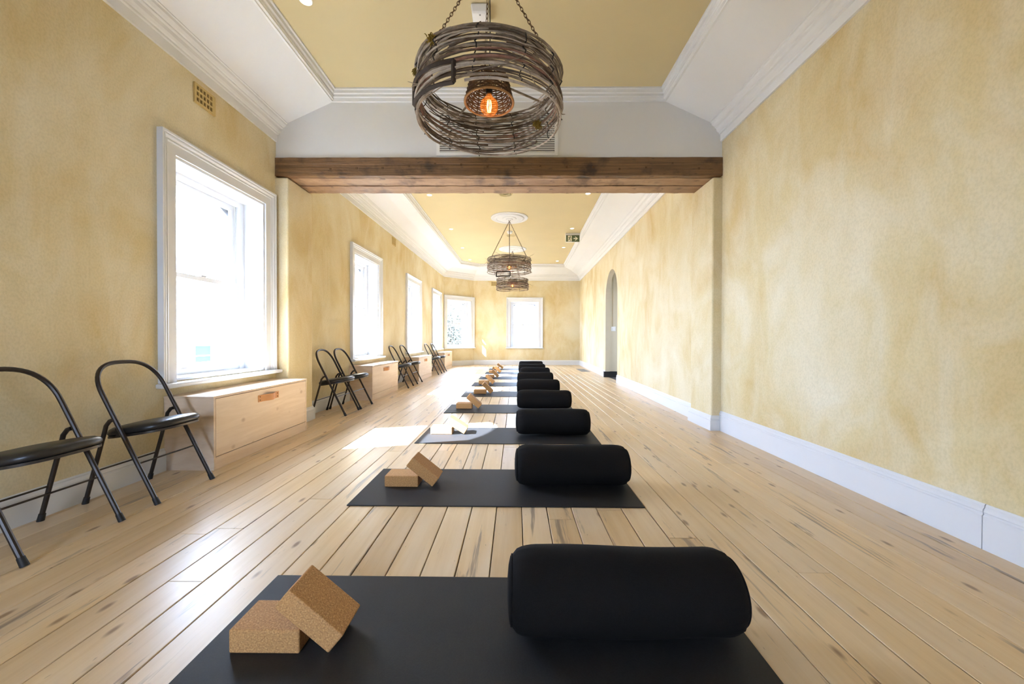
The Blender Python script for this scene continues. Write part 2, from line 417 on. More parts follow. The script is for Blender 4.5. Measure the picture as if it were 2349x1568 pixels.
# far right wall with the arch
fr0, fr1 = Vector(FR0), Vector(FR1); frd = (fr1 - fr0).normalized()
fr_at = lambda y: fr0 + frd * ((y - fr0.y) / frd.y)
frq = fr_at(4.60)
AY0, AY1 = 9.02, 10.32; AT = 0.12
def arch_wall():
    L = (fr1 - frq).length
    s0 = (fr_at(AY0) - frq).length; s1 = (fr_at(AY1) - frq).length
    r = (s1 - s0) / 2; spring = 2.71 - r
    outer = [(-0.0, -0.05), (s0, -0.05), (s0, spring)]
    for k in range(1, 24):
        a = PI - PI * k / 24; outer.append(((s0 + s1) / 2 + r * math.cos(a), spring + r * math.sin(a)))
    outer += [(s1, spring), (s1, -0.05), (L, -0.05), (L, 3.8), (0, 3.8)]
    bm = bmesh.new()
    f = bm.faces.new([bm.verts.new((u, 0, v)) for u, v in outer])
    ex = bmesh.ops.extrude_face_region(bm, geom=[f])
    bmesh.ops.translate(bm, vec=(0, -AT, 0), verts=[g for g in ex['geom'] if isinstance(g, bmesh.types.BMVert)])
    bmesh.ops.triangulate(bm, faces=[g for g in bm.faces if len(g.verts) > 4])
    bmesh.ops.recalc_face_normals(bm, faces=bm.faces)
    me = bpy.data.meshes.new('wall_right_far'); bm.to_mesh(me); bm.free()
    me.materials.append(MAT['limewash']); me.materials.append(MAT['hall_paint'])
    for p in me.polygons:                      # the jamb and soffit of the arch carry the hall's paint
        c = p.center
        if abs(p.normal.y) < 0.5 and s0 - 0.01 <= c.x <= s1 + 0.01 and -0.04 < c.z < 2.73: p.material_index = 1
    o = bpy.data.objects.new('wall_right_far', me); C.objects.link(o)
    o.location = (frq.x, frq.y, 0); o.rotation_euler = (0, 0, math.atan2(frd.y, frd.x))
    struct(o)
arch_wall()
# hallway behind the arch
hx0 = 2.40 + AT - 0.03
struct(MB().box(hx0, 5.2, AY1 + 0.06, AY1 + 0.16, -0.05, 2.95).build('wall_hall_end', 'hall_paint'))
struct(MB().box(hx0, 5.2, 7.30, 7.40, -0.05, 2.95).build('wall_hall_near', 'hall_paint'))
wall('wall_hall_side', (5.2, AY1 + 0.16), (5.2, 7.30), [1.5], mat='hall_paint', z1=3.02)  # opening is for an added window that lets daylight into the hall
struct(MB().box(hx0 - 0.01, 5.3, 7.30, AY1 + 0.16, 2.95, 3.02).build('ceiling_hall', 'white_plaster'))
struct(MB().box(hx0 - 0.03, 5.2, 7.40, AY1 + 0.06, -0.05, 0.002).build('floor_hall', 'hall_floor'))
struct(MB().box(hx0 - 0.16, 5.19, AY1 - 0.016, AY1 + 0.06, 0.0, 0.15).build('baseboard_hall', 'black_skirting'))
sw = empty('light_switch', (2.585, AY1 + 0.06, 1.19)); tag(sw, 'cream light switch plate on the hall wall behind the arch', 'light switch')
MB().box(-0.06, 0.06, -0.012, 0, 0.02, 0.14).build('plate', 'plastic_white', sw, bevel=0.004)
MB().box(-0.02, 0.02, -0.018, -0.011, 0.05, 0.11).build('rocker', 'plastic_white', sw, bevel=0.003)
cn = MB().box(-0.012, 0.012, -0.012, 0.0, 0.0, 1.60).build('cable_conduit', 'hall_paint', bevel=0.003)
cn.location = (2.585, AY1 + 0.06, 1.335); tag(cn, 'painted cable conduit rising from the switch behind the arch', 'conduit')

# partition: pillars, bulkhead
PLX, PRX = -2.528, 2.17
def pillar(name, xa, xb):
    o = MB().box(xa, xb, YB0, YB1, -0.05, 2.792).build(name, 'limewash', bevel=0.018, seg=3); struct(o); return o
pillar('wall_pillar_left', -2.80, PLX); pillar('wall_pillar_right', PRX, 2.40)
struct(MB().box(XL - 0.1, XR + 0.1, YB0 + 0.012, YB1, 3.008, 3.80).build('wall_bulkhead', 'white_plaster'))
# raised bead along the foot of the bulkhead
struct(MB().box(XL, XR, YB0 + 0.002, YB0 + 0.013, 3.008, 3.02).build('trim_1', 'white_gloss'))

# ------------------------------------------------------------------ floor
fl = MB().box(-3.0, 2.55, YBACK - 0.3, 15.3, -0.12, -0.024).build('floor', 'subfloor'); struct(fl, 'bare pine floorboards with dark gaps')
BW = 0.148; x0 = -0.1075 - BW * 18
k = 0
while x0 + k * BW < 2.62:
    xa = x0 + k * BW; xb = xa + BW; k += 1
    if xb < -2.76: continue
    xm = (xa + xb) / 2
    yend = 15.1 if xm > BAY[0] else min(15.1, BAY[1] + (xm - BAY[0]) + 0.16)
    y = YBACK - 0.1 + rnd.uniform(-2.6, 0)
    while y < yend:
        ln = rnd.uniform(3.0, 5.2); ya = max(y, YBACK - 0.1); yb = min(y + ln, yend)
        y += ln
        if yb - ya < 0.12: continue
        hw = (xb - xa) / 2 - rnd.uniform(0.0013, 0.0034); hl = (yb - ya) / 2 - 0.0006
        dz = rnd.uniform(-0.0007, 0.0007); b = 0.0022
        mb = MB(); t = 0.022
        mb.add([(-hw,-hl,-t),(hw,-hl,-t),(hw,hl,-t),(-hw,hl,-t),(-hw,-hl,-b),(hw,-hl,-b),(hw,hl,-b),(-hw,hl,-b),
                (-hw+b,-hl+b/2,0),(hw-b,-hl+b/2,0),(hw-b,hl-b/2,0),(-hw+b,hl-b/2,0)],
               [(0,3,2,1),(0,1,5,4),(1,2,6,5),(2,3,7,6),(3,0,4,7),(4,5,9,8),(5,6,10,9),(6,7,11,10),(7,4,8,11),(8,9,10,11)])
        o = mb.build('plank', 'pine_board', fl); o.location = (xm, (ya + yb) / 2, dz)

# ------------------------------------------------------------------ ceiling, coves, cornices
ce = MB().box(-3.1, 2.85, YBACK - 0.36, 15.45, ZC, ZC + 0.06).build('ceiling', 'ceiling_yellow'); struct(ce, 'flat ochre yellow ceiling panel framed by white coves')
near_path = [(XL, YB0 + 0.012), (XL, YBACK), (XR, YBACK), (XR, YB0 + 0.012)]
far_path = [FL0, FL1, BAY, FR1, FR0]
def cornice_prof(z):
    return [(-0.03, z), (0.02, z), (0.022, z + 0.075), (0.036, z + 0.08), (0.036, z + 0.095), (0.05, z + 0.10), (0.062, z + 0.115),
            (0.07, z + 0.14), (0.086, z + 0.148), (0.086, z + 0.16), (0.10, z + 0.165), (0.118, z + 0.182), (0.122, z + 0.20), (0.134, z + 0.203), (0.134, z + 0.225), (-0.03, z + 0.225)]
def cove_prof(z):
    return [(0.12, z + 0.205), (0.38, z + 0.325), (0.66, ZC - 0.10), (0.66, ZC - 0.06), (0.38, z + 0.365), (0.12, z + 0.245)]
top_prof = [(0.62, ZC - 0.118), (0.642, ZC - 0.118), (0.648, ZC - 0.085), (0.664, ZC - 0.08), (0.664, ZC - 0.055), (0.68, ZC - 0.048), (0.684, ZC - 0.02), (0.70, ZC - 0.016), (0.70, ZC + 0.002), (0.62, ZC + 0.002)]
struct(sweep(near_path, cornice_prof(3.185), 'trim_2', 'white_plaster', side=1))
struct(sweep(far_path, cornice_prof(3.22), 'trim_3', 'white_plaster', side=-1))
sweep(near_path, cove_prof(3.185), 'cove', 'white_plaster', ce, side=1)
sweep(far_path, cove_prof(3.22), 'cove', 'white_plaster', ce, side=-1)
struct(sweep(near_path, top_prof, 'trim_4', 'white_plaster', side=1))
struct(sweep(far_path, top_prof, 'trim_5', 'white_plaster', side=-1))
bp = [(o - 0.62, z) for o, z in top_prof]
struct(sweep([(XL + 0.64, YB0 + 0.012), (XR - 0.64, YB0 + 0.012)], bp, 'trim_6', 'white_plaster', side=-1))

# ------------------------------------------------------------------ baseboards
def bb_prof(h):
    return [(-0.01, 0.0), (0.022, 0.0), (0.022, h - 0.055), (0.016, h - 0.05), (0.016, h - 0.042), (0.019, h - 0.036), (0.017, h - 0.024), (0.010, h - 0.016), (0.010, h - 0.008), (0.005, h), (-0.01, h)]
def baseboard(name, path, h, side): return struct(sweep(path, bb_prof(h), name, 'white_gloss', side=side))
BENCH = [3.617, 6.97, 9.85, 12.95]; BL = 1.325
baseboard('baseboard_left', [(XL, YBACK), (XL, BENCH[0] - BL/2 - 0.004)], 0.172, -1)
baseboard('baseboard_left.001', [(XL, BENCH[0] + BL/2 + 0.004), (XL, YB0 - 0.023)], 0.172, -1)
baseboard('baseboard_pillar_left', [(XL, YB0), (PLX, YB0), (PLX, YB1), (-2.70, YB1)], 0.165, -1)
prev = YB1 + 0.024
for i, b in enumerate(BENCH[1:]):
    baseboard('baseboard_left_far', [fl_at(prev), fl_at(b - BL/2 - 0.006)], 0.172, -1); prev = b + BL/2 + 0.006
baseboard('baseboard_end', [fl_at(prev), FL1, BAY, (FR1[0] - 0.0, FR1[1]), fr_at(AY1 + 0.002)], 0.185, -1)
baseboard('baseboard_right_far', [fr_at(AY0 - 0.002), fr_at(YB1 + 0.024)], 0.185, -1)
baseboard('baseboard_pillar_right', [(2.245, YB1), (PRX, YB1), (PRX, YB0), (XR - 0.024, YB0)], 0.165, -1)
baseboard('baseboard_right', [(XR, YB0 - 0.0), (XR, 1.905)], 0.217, -1)
baseboard('baseboard_right.001', [(XR, 1.9005), (XR, YBACK)], 0.217, -1)
baseboard('baseboard_back', [(XR - 0.024, YBACK), (XL + 0.024, YBACK)], 0.172, -1)

# ------------------------------------------------------------------ windows
def make_window():
    r = empty('window_1'); r['kind'] = 'structure'
    # moulded architrave
    prof = [(0.004, 0.0), (0.004, 0.018), (0.078, 0.020), (0.082, 0.026), (0.090, 0.028), (0.096, 0.024), (0.104, 0.03), (0.112, 0.038), (0.122, 0.040), (0.126, 0.036), (0.134, 0.046), (0.148, 0.046), (0.148, 0.0)]
    n = len(prof); mb = MB(); vs = []; fs = []
    a = OW / 2
    for (sx, wz, top) in ((-1, 0, 0), (-1, 1, 1), (1, 1, 1), (1, 0, 0)):
        for (wd, d) in prof: vs.append((sx * (a + wd), -d, (OZ1 + wd) if top else OZ0 - 0.005))
    for i in range(3):
        for k in range(n):
            l = (k + 1) % n; fs.append((i*n+k, i*n+l, (i+1)*n+l, (i+1)*n+k))
    fs += [tuple(range(n)), tuple(3*n + k for k in reversed(range(n)))]
    mb.add(vs, fs).build('casing', 'white_gloss', r)
    MB().box(-a - 0.175, a + 0.175, -0.095, 0.0, OZ0 - 0.042, OZ0 - 0.006).build('sill', 'white_gloss', r, bevel=0.012, seg=3)
    MB().box(-a + 0.001, a - 0.001, 0.0, 0.21, OZ0 + 0.001, OZ0 + 0.02).build('sill_board', 'white_gloss', r)
    # linings of the reveal
    for s in (-1, 1):
        xa, xb = sorted((s * (a - 0.001), s * (a - 0.017)))
        MB().box(xa, xb, 0.0, 0.20, OZ0 + 0.02, OZ1 - 0.001).build('jamb_lining', 'white_gloss', r)
    MB().box(-a + 0.017, a - 0.017, 0.0, 0.20, OZ1 - 0.017, OZ1 - 0.001).build('head_lining', 'white_gloss', r)
    # sash box
    fb = MB()
    for s in (-1, 1):
        xa, xb = sorted((s * (a - 0.001), s * (a - 0.075))); fb.box(xa, xb, 0.20, 0.30, OZ0 + 0.02, OZ1 - 0.001)
        xa, xb = sorted((s * (a - 0.075), s * (a - 0.090))); fb.box(xa, xb, 0.20, 0.212, OZ0 + 0.02, OZ1 - 0.06); fb.box(xa, xb, 0.246, 0.252, OZ0 + 0.02, OZ1 - 0.06)
    fb.box(-a + 0.075, a - 0.075, 0.20, 0.30, OZ1 - 0.06, OZ1 - 0.001)
    fb.box(-a + 0.001, a - 0.001, 0.21, 0.34, OZ0 + 0.001, OZ0 + 0.03)
    fb.build('sash_frame', 'white_gloss', r)
    MR = 1.55; w = a - 0.078
    def sash(name, y0, z0, z1, bot, top):
        sb = MB(); st = 0.056
        sb.box(-w, -w + st, y0, y0 + 0.034, z0, z1); sb.box(w - st, w, y0, y0 + 0.034, z0, z1)
        sb.box(-w + st, w - st, y0, y0 + 0.034, z0, z0 + bot); sb.box(-w + st, w - st, y0, y0 + 0.034, z1 - top, z1)
        o = sb.build(name, 'white_gloss', r)
        MB().box(-w + st - 0.004, w - st + 0.004, y0 + 0.015, y0 + 0.019, z0 + bot - 0.004, z1 - top + 0.004).build('pane', 'window_glass', o)
        return o
    sash('upper_sash', 0.252, MR - 0.02, OZ1 - 0.062, 0.04, 0.05)
    lo = sash('lower_sash', 0.212, OZ0 + 0.031, MR + 0.02, 0.085, 0.04)
    for s in (-0.22, 0.22): MB().box(s - 0.03, s + 0.03, 0.196, 0.214, OZ0 + 0.062, OZ0 + 0.072).build('sash_lift', 'white_gloss', lo)
    MB().box(-0.03, 0.03, 0.205, 0.245, MR + 0.0201, MR + 0.034).build('sash_lock', 'grey_metal', lo, bevel=0.003)
    # masonry arch outside
    ah = MB(); pts = []; sag = 0.22; cx = a - 0.002
    for k in range(17):
        u = -cx + 2 * cx * k / 16; pts.append((u, OZ1 - 0.03 - sag * (u / cx) ** 2 - 0.0))
    for k in range(16):
        (u0, z0), (u1, z1) = pts[k], pts[k+1]
        ah.add([(u0,0.305,z0),(u1,0.305,z1),(u1,0.305,OZ1-0.001),(u0,0.305,OZ1-0.001),(u0,WT-0.002,z0),(u1,WT-0.002,z1),(u1,WT-0.002,OZ1-0.001),(u0,WT-0.002,OZ1-0.001)],
               [(0,1,2,3),(7,6,5,4),(0,4,5,1)])
    ah.build('arch_head', 'masonry', r)
    return r
W0 = make_window()
def place_window(src, n, pos, rz, first=False):
    o = src if first else copy_tree(src)
    o.name = 'window_%d' % n; o.location = (pos[0], pos[1], 0); o.rotation_euler = (0, 0, rz)
    pl = bpy.data.lights.new('window_portal', 'AREA'); pl.shape = 'RECTANGLE'; pl.size = OW; pl.size_y = OZ1 - OZ0; pl.cycles.is_portal = True
    po = bpy.data.objects.new('window_portal', pl); C.objects.link(po)
    outw = Vector((-math.sin(rz), math.cos(rz), 0))
    p = Vector((pos[0], pos[1], (OZ0 + OZ1) / 2)) + outw * (WT + 0.02)
    po.location = p; po.rotation_euler = (-outw).to_track_quat('-Z', 'Y').to_euler()
    return o
place_window(W0, 1, (XL, W_NEAR[0]), PI / 2, True)
fang = math.atan2(fld.y, fld.x)
for i, y in enumerate(W_FAR): place_window(W0, 2 + i, fl_at(y), fang)
place_window(W0, 5, (fl1 + Vector(BAY)) / 2, PI / 4)
place_window(W0, 6, (END_WX, 15.05), 0)

place_window(W0, 7, (XR - 3.55, YBACK), PI)  # added window, out of view behind the camera, to light the foreground
place_window(W0, 8, (5.2, AY1 + 0.16 - 1.5), -PI / 2)  # added window, out of view in the hall, to brighten the arch

# ------------------------------------------------------------------ timber beam
bm_ = empty('timber_beam', (0, (YB0 + YB1) / 2, 2.80)); tag(bm_, 'rough dark timber beam spanning the room on the two pillars', 'beam')
def tim(name, mat, x0, x1, y0, y1, z0, z1, seed):
    rr = random.Random(seed); mb = MB(); n = 60; vs = []; fs = []
    for i in range(n + 1):
        x = x0 + (x1 - x0) * i / n; j = lambda s=0.003: rr.uniform(-s, s)
        ring = [(y0 + j(), z0 + j()), (y1 + j(), z0 + j()), (y1, z1), (y0 + j(), z1), (y0 + j(0.002), z0 + (z1 - z0) * 0.66), (y0 + 0.004 + j(0.002), z0 + (z1 - z0) * 0.62), (y0 + j(0.002), z0 + (z1 - z0) * 0.3)]
        vs += [(x, a, b) for a, b in ring]
    m = 7
    for i in range(n):
        for q in range(m):
            l = (q + 1) % m; fs.append((i*m+q, i*m+l, (i+1)*m+l, (i+1)*m+q))
    fs += [tuple(range(m)), tuple(n*m + q for q in reversed(range(m)))]
    o = mb.add(vs, fs).build(name, mat, None); o.parent = bm_; o.matrix_parent_inverse = Matrix.Translation(-Vector(bm_.location)); return o
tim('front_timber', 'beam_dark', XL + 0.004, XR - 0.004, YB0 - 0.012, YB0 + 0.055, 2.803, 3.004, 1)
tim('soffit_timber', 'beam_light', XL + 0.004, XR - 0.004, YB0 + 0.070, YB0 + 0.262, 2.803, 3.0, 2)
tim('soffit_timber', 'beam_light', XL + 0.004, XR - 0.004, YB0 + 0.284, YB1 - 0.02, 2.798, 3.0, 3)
for q in range(16):                                 # square nail heads in the front face
    o = MB().box(-0.011, 0.011, -0.004, 0.004, -0.011, 0.011).build('bolt_head', 'brass_dark'); o.parent = bm_
    o.location = (XL + 0.62 + 0.29 * q - bm_.location.x, YB0 - 0.012 - bm_.location.y, 0.10 + rnd.uniform(-0.03, 0.04))

# ------------------------------------------------------------------ grille in the bulkhead
gx0, gx1 = (1000.6 - 1182) * 4.35 / F, (1278 - 1182) * 4.35 / F
gr = empty('return_air_grille', ((gx0 + gx1) / 2, YB0 + 0.012, 3.03)); tag(gr, 'wide white louvred air grille set in the bulkhead above the beam', 'air grille')
gw = (gx1 - gx0) / 2; gh = 0.52
panel_cells(MB(), [-gw, -gw + 0.035, gw - 0.035, gw], [0, 0.035, gh - 0.035, gh], [(-gw + 0.035, gw - 0.035, 0.035, gh - 0.035)], -0.012, 0.0).build('frame', 'plastic_white', gr)
MB().box(-gw + 0.03, gw - 0.03, -0.003, -0.001, 0.03, gh - 0.03).build('backing', 'grille_dark', gr)
ns = 19; sl = None
for q in range(ns):
    z = 0.046 + (gh - 0.09) * q / (ns - 1)
    if sl is None:
        m2 = MB(); m2.add([(-gw+0.036,-0.010,-0.006),(gw-0.036,-0.010,-0.006),(gw-0.036,-0.0035,0.007),(-gw+0.036,-0.0035,0.007),(-gw+0.036,-0.0085,-0.0075),(gw-0.036,-0.0085,-0.0075),(gw-0.036,-0.003,0.0055),(-gw+0.036,-0.003,0.0055)],
                          [(0,1,2,3),(7,6,5,4),(0,4,5,1),(3,2,6,7)])
        sl = m2.build('slat', 'plastic_white', gr); o = sl
    else:
        o = sl.copy(); C.objects.link(o); o.parent = gr
    o.location = (0, 0, z)

# ------------------------------------------------------------------ clay air vents
def air_vent(loc, rz, w, h, label):
    v = empty('air_vent', loc, rz); tag(v, label, 'air vent', 'clay wall vents under the cornice')
    nx, nz = 5, 3; hs = []; cw = w * 0.80 / nx; ch = h * 0.86 / nz
    for i in range(nx):
        for j in range(nz):
            xa = -w/2 + 0.014 + i * cw; za = h * 0.07 + j * ch; hs.append((xa + cw*0.16, xa + cw*0.84, za + ch*0.16, za + ch*0.84))
    xs = [-w/2, w/2] + [q for a in hs for q in a[:2]]; zs = [0, h] + [q for a in hs for q in a[2:]]
    panel_cells(MB(), xs, zs, hs, -0.014, 0.0).build('plate', 'terracotta', v)
    MB().box(-w/2 + 0.005, w/2 - 0.005, -0.002, -0.0005, 0.005, h - 0.005).build('cavity', 'vent_dark', v)
air_vent((XL, 3.355, 2.965), PI/2, 0.225, 0.165, 'clay air vent high on the left wall above the window before the beam')
q = fl_at(8.55); air_vent((q.x, q.y, 3.03), fang, 0.225, 0.165, 'small clay air vent under the cornice between two windows past the beam')
air_vent((-0.82, 15.05, 3.02), 0, 0.225, 0.165, 'faint clay air vent high on the end wall beside the window')

# ------------------------------------------------------------------ storage benches
def make_bench():
    b = empty('storage_bench'); d = 0.19; L = BL / 2; H = 0.565; t = 0.018
    for s in (-1, 1):
        ya, yb = sorted((s * L, s * (L - t))); MB().box(-d, d, ya, yb, 0, H - t).build('side_panel', 'ply', b, bevel=0.0015)
    MB().box(-d, d + 0.004, -L - 0.004, L + 0.004, H - t + 0.0005, H).build('top', 'ply', b, bevel=0.002)
    MB().box(-d, -d + 0.01, -L + t, L - t, 0, H - t).build('back_panel', 'ply', b)
    MB().box(d - t, d - 0.0015, -L + t + 0.0005, L - t - 0.0005, 0, 0.094).build('plinth', 'ply', b, bevel=0.0015)
    dr = MB().box(d - t, d, -L + t + 0.004, L - t - 0.004, 0.099, H - t - 0.004).build('door', 'ply', b, bevel=0.0015)
    st = MB(); m = 18; prof = []
    for i in range(m + 1):
        y = -0.15 + 0.30 * i / m; u = abs(y) / 0.15
        bow = 0.0 if u > 0.72 else 0.034 * (math.cos(u / 0.72 * PI) + 1) / 2
        prof.append((y, d + 0.001 + bow))
    vs = []; fs = []
    for (y, x) in prof: vs += [(x, y, 0.437), (x, y, 0.497), (x + 0.004, y, 0.497), (x + 0.004, y, 0.437)]
    for i in range(m):
        for q in range(4): l = (q + 1) % 4; fs.append((i*4+q, i*4+l, (i+1)*4+l, (i+1)*4+q))
    fs += [(0,1,2,3), (m*4+3, m*4+2, m*4+1, m*4)]
    h = st.add(vs, fs).build('strap_handle', 'leather', dr, smooth=True, ang=50); h['label'] = 'tan leather strap handle'
    for y in (-0.128, 0.128):
        for z in (0.452, 0.482):
            o = MB().lathe([(0.0, 0.004), (0.003, 0.0035), (0.005, 0.0)], 10).build('rivet', 'brass_dark', dr, smooth=True)
            o.rotation_euler = (0, PI / 2, 0); o.location = (d + 0.005, y, z)
    return b
bench0 = make_bench()
BLAB = ['pale plywood storage bench under the window before the timber beam', 'pale plywood storage bench under the first window past the beam',
        'pale plywood storage bench under the second window past the beam', 'pale plywood storage bench nearest the corner window of the end wall']
for i, y in enumerate(BENCH):
    o = bench0 if i == 0 else copy_tree(bench0)
    if i == 0: o.location = (XL + 0.192, y, 0)
    else:
        p = fl_at(y); o.location = (p.x + 0.194, p.y, 0); o.rotation_euler = (0, 0, fang - PI / 2)
    tag(o, BLAB[i], 'bench', 'plywood storage benches under the windows')

# ------------------------------------------------------------------ folding chairs
def make_chair():
    c = empty('folding_chair'); hw = 0.214
    fx = lambda z: 0.225 - 0.43 * z / 0.85
    pts = [(fx(z), -hw, z) for z in (0.004, 0.2, 0.4, 0.55, 0.66)]
    for i in range(1, 24):
        a = PI * i / 24; y = -hw * math.copysign(abs(math.cos(a)) ** 0.72, math.cos(a)); z = 0.66 + 0.19 * math.sin(a) ** 0.85
        pts.append((fx(z), y, z))
    pts += [(fx(z), hw, z) for z in (0.66, 0.55, 0.4, 0.2, 0.004)]
    MB().tube(pts, 0.0125, 10).build('tube_frame', 'chair_metal', c, smooth=True)
    for s in (-1, 1):
        y = s * (hw - 0.004)
        MB().tube([(fx(0.515) - 0.012, y, 0.512), (-0.07, y, 0.505), (-0.094, y, 0.475), (-0.108, y, 0.42), (-0.225, y, 0.004)], 0.0115, 10).build('rear_leg', 'chair_metal', c, smooth=True, ang=60)
        for (x, z, yy) in ((fx(0.0), 0, s * hw), (-0.225, 0, y)):
            dx = -0.43 / 0.85 if x > 0 else 0.28
            MB().tube([(x, yy, 0.0), (x + dx * 0.04, yy, 0.04)], [0.0165, 0.0145], 10).build('foot_cap', 'black_rubber', c, smooth=True, ang=40)
        MB().box(-0.06, 0.03, y - s * 0.022 - 0.002, y - s * 0.022 + 0.002, 0.41, 0.455).build('hinge_bracket', 'chair_metal', c)
    # padded seat, rounded plan
    def plan(u, k):                                   # superellipse, wider at the front
        e = 2 / 3.0; cx, sx = math.cos(u), math.sin(u)
        x = 0.012 + 0.205 * k * math.copysign(abs(cx) ** e, cx); y = 0.198 * k * math.copysign(abs(sx) ** e, sx)
        return x, y * (1.0 + 0.04 * x / 0.2)
    n = 40; rows = [(0.965, 0.0), (1.0, 0.012), (1.0, 0.024), (0.965, 0.038), (0.88, 0.047), (0.7, 0.052), (0.4, 0.055), (0.12, 0.056)]
    mb = MB(); vs = []; fs = []
    zt = lambda x: 0.418 + 0.03 * (x / 0.2)
    for (kk, dz) in rows:
        for i in range(n): x, y = plan(2 * PI * i / n, kk); vs.append((x, y, zt(x) + dz))
    for r_ in range(len(rows) - 1):
        for i in range(n): j = (i + 1) % n; fs.append((r_*n+i, r_*n+j, (r_+1)*n+j, (r_+1)*n+i))
    fs += [tuple(reversed(range(n))), tuple((len(rows)-1)*n + i for i in range(n))]
    mb.add(vs, fs).build('seat', 'black_vinyl', c, smooth=True, ang=70)
    mb = MB(); vs = []; fs = []; rows = [(0.93, -0.016), (0.985, -0.014), (0.985, -0.001), (0.93, -0.0005)]
    for (kk, dz) in rows:
        for i in range(n): x, y = plan(2 * PI * i / n, kk); vs.append((x, y, zt(x) + dz))
    for r_ in range(len(rows) - 1):
        for i in range(n): j = (i + 1) % n; fs.append((r_*n+i, r_*n+j, (r_+1)*n+j, (r_+1)*n+i))
    fs += [tuple(reversed(range(n))), tuple((len(rows)-1)*n + i for i in range(n))]
    mb.add(vs, fs).build('seat_pan', 'chair_lip', c, smooth=True, ang=50)
    MB().tube([(fx(0.245), -hw, 0.245), (fx(0.245), hw, 0.245)], 0.0052, 8).build('stretcher', 'chair_metal', c, smooth=True)
    MB().tube([(-0.172, -hw, 0.195), (-0.172, hw, 0.195)], 0.0052, 8).build('stretcher', 'chair_metal', c, smooth=True)
    return c
chair0 = make_chair()
CH = [(1.918, 'black metal folding chair farther from the bench, in the pair before the beam'), (2.563, 'black metal folding chair next to the bench, in the pair before the beam'),
      (5.275, 'black metal folding chair right behind the left pillar'), (5.765, 'black metal folding chair overlapping the bench under the first window past the beam'),
      (8.09, 'black metal folding chair just past the first bench beyond the beam'), (8.81, 'black metal folding chair beside the bench under the second window past the beam'),
      (11.03, 'black metal folding chair just past the second bench beyond the beam'), (11.78, 'black metal folding chair beside the bench nearest the corner window')]
for i, (y, lab) in enumerate(CH):
    o = chair0 if i == 0 else copy_tree(chair0)
    X = (XL if y < 4.6 else fl_at(y).x) + 0.285
    o.location = (X, y, 0); o.rotation_euler = (0, 0, [0.0, 0.0, 0.0, 0.0, 0.03, 0.0, -0.02, 0.02][i])
    tag(o, lab, 'chair', 'folding chairs along the window wall')

# ------------------------------------------------------------------ yoga mats, bolsters, cork blocks
ORD = ['first', 'second', 'third', 'fourth', 'fifth', 'sixth', 'seventh', 'eighth', 'ninth']
MATS = [(-1.005, 0.985), (-1.013, 2.343), (-0.966, 3.745), (-0.965, 5.285), (-0.935, 6.77), (-0.925, 8.29), (-0.905, 9.69), (-0.865, 11.09), (-0.85, 12.54)]
BOL = [(-0.02, 0.76, 1.355), (0.004, 0.775, 2.70), (0.012, 0.775, 4.10), (0.03, 0.80, 5.62), (0.035, 0.80, 7.10), (0.05, 0.83, 8.60), (0.13, 0.88, 10.0), (0.10, 0.87, 11.40), (0.13, 0.90, 12.84)]
BLK = [(-0.909, 1.23, -0.591), (-0.88, 2.63, -0.556), (-0.882, 4.08, -0.535), (-0.842, 5.58, -0.53), (-0.75, 7.08, -0.51), (-0.80, 8.58, -0.50), (-0.76, 10.0, -0.495), (-0.76, 11.35, -0.445), (-0.75, 12.80, -0.42)]
MLEN, MW, MT = 1.79, 0.66, 0.006
def make_mat():
    mb = MB(); n = 30; vs = []; fs = []
    for i in range(n + 1):
        x = MLEN * i / n; e = max(0.0, x - (MLEN - 0.05)); lift = 0.0
        vs += [(x, 0, 0), (x, MW, 0), (x, MW, MT), (x, 0, MT)]
    for i in range(n):
        for q in range(4): l = (q + 1) % 4; fs.append((i*4+q, i*4+l, (i+1)*4+l, (i+1)*4+q))
    fs += [(0,1,2,3), (n*4+3, n*4+2, n*4+1, n*4)]
    return mb.add(vs, fs).build('yoga_mat', 'mat_rubber', bevel=0.002)
mat0 = make_mat()
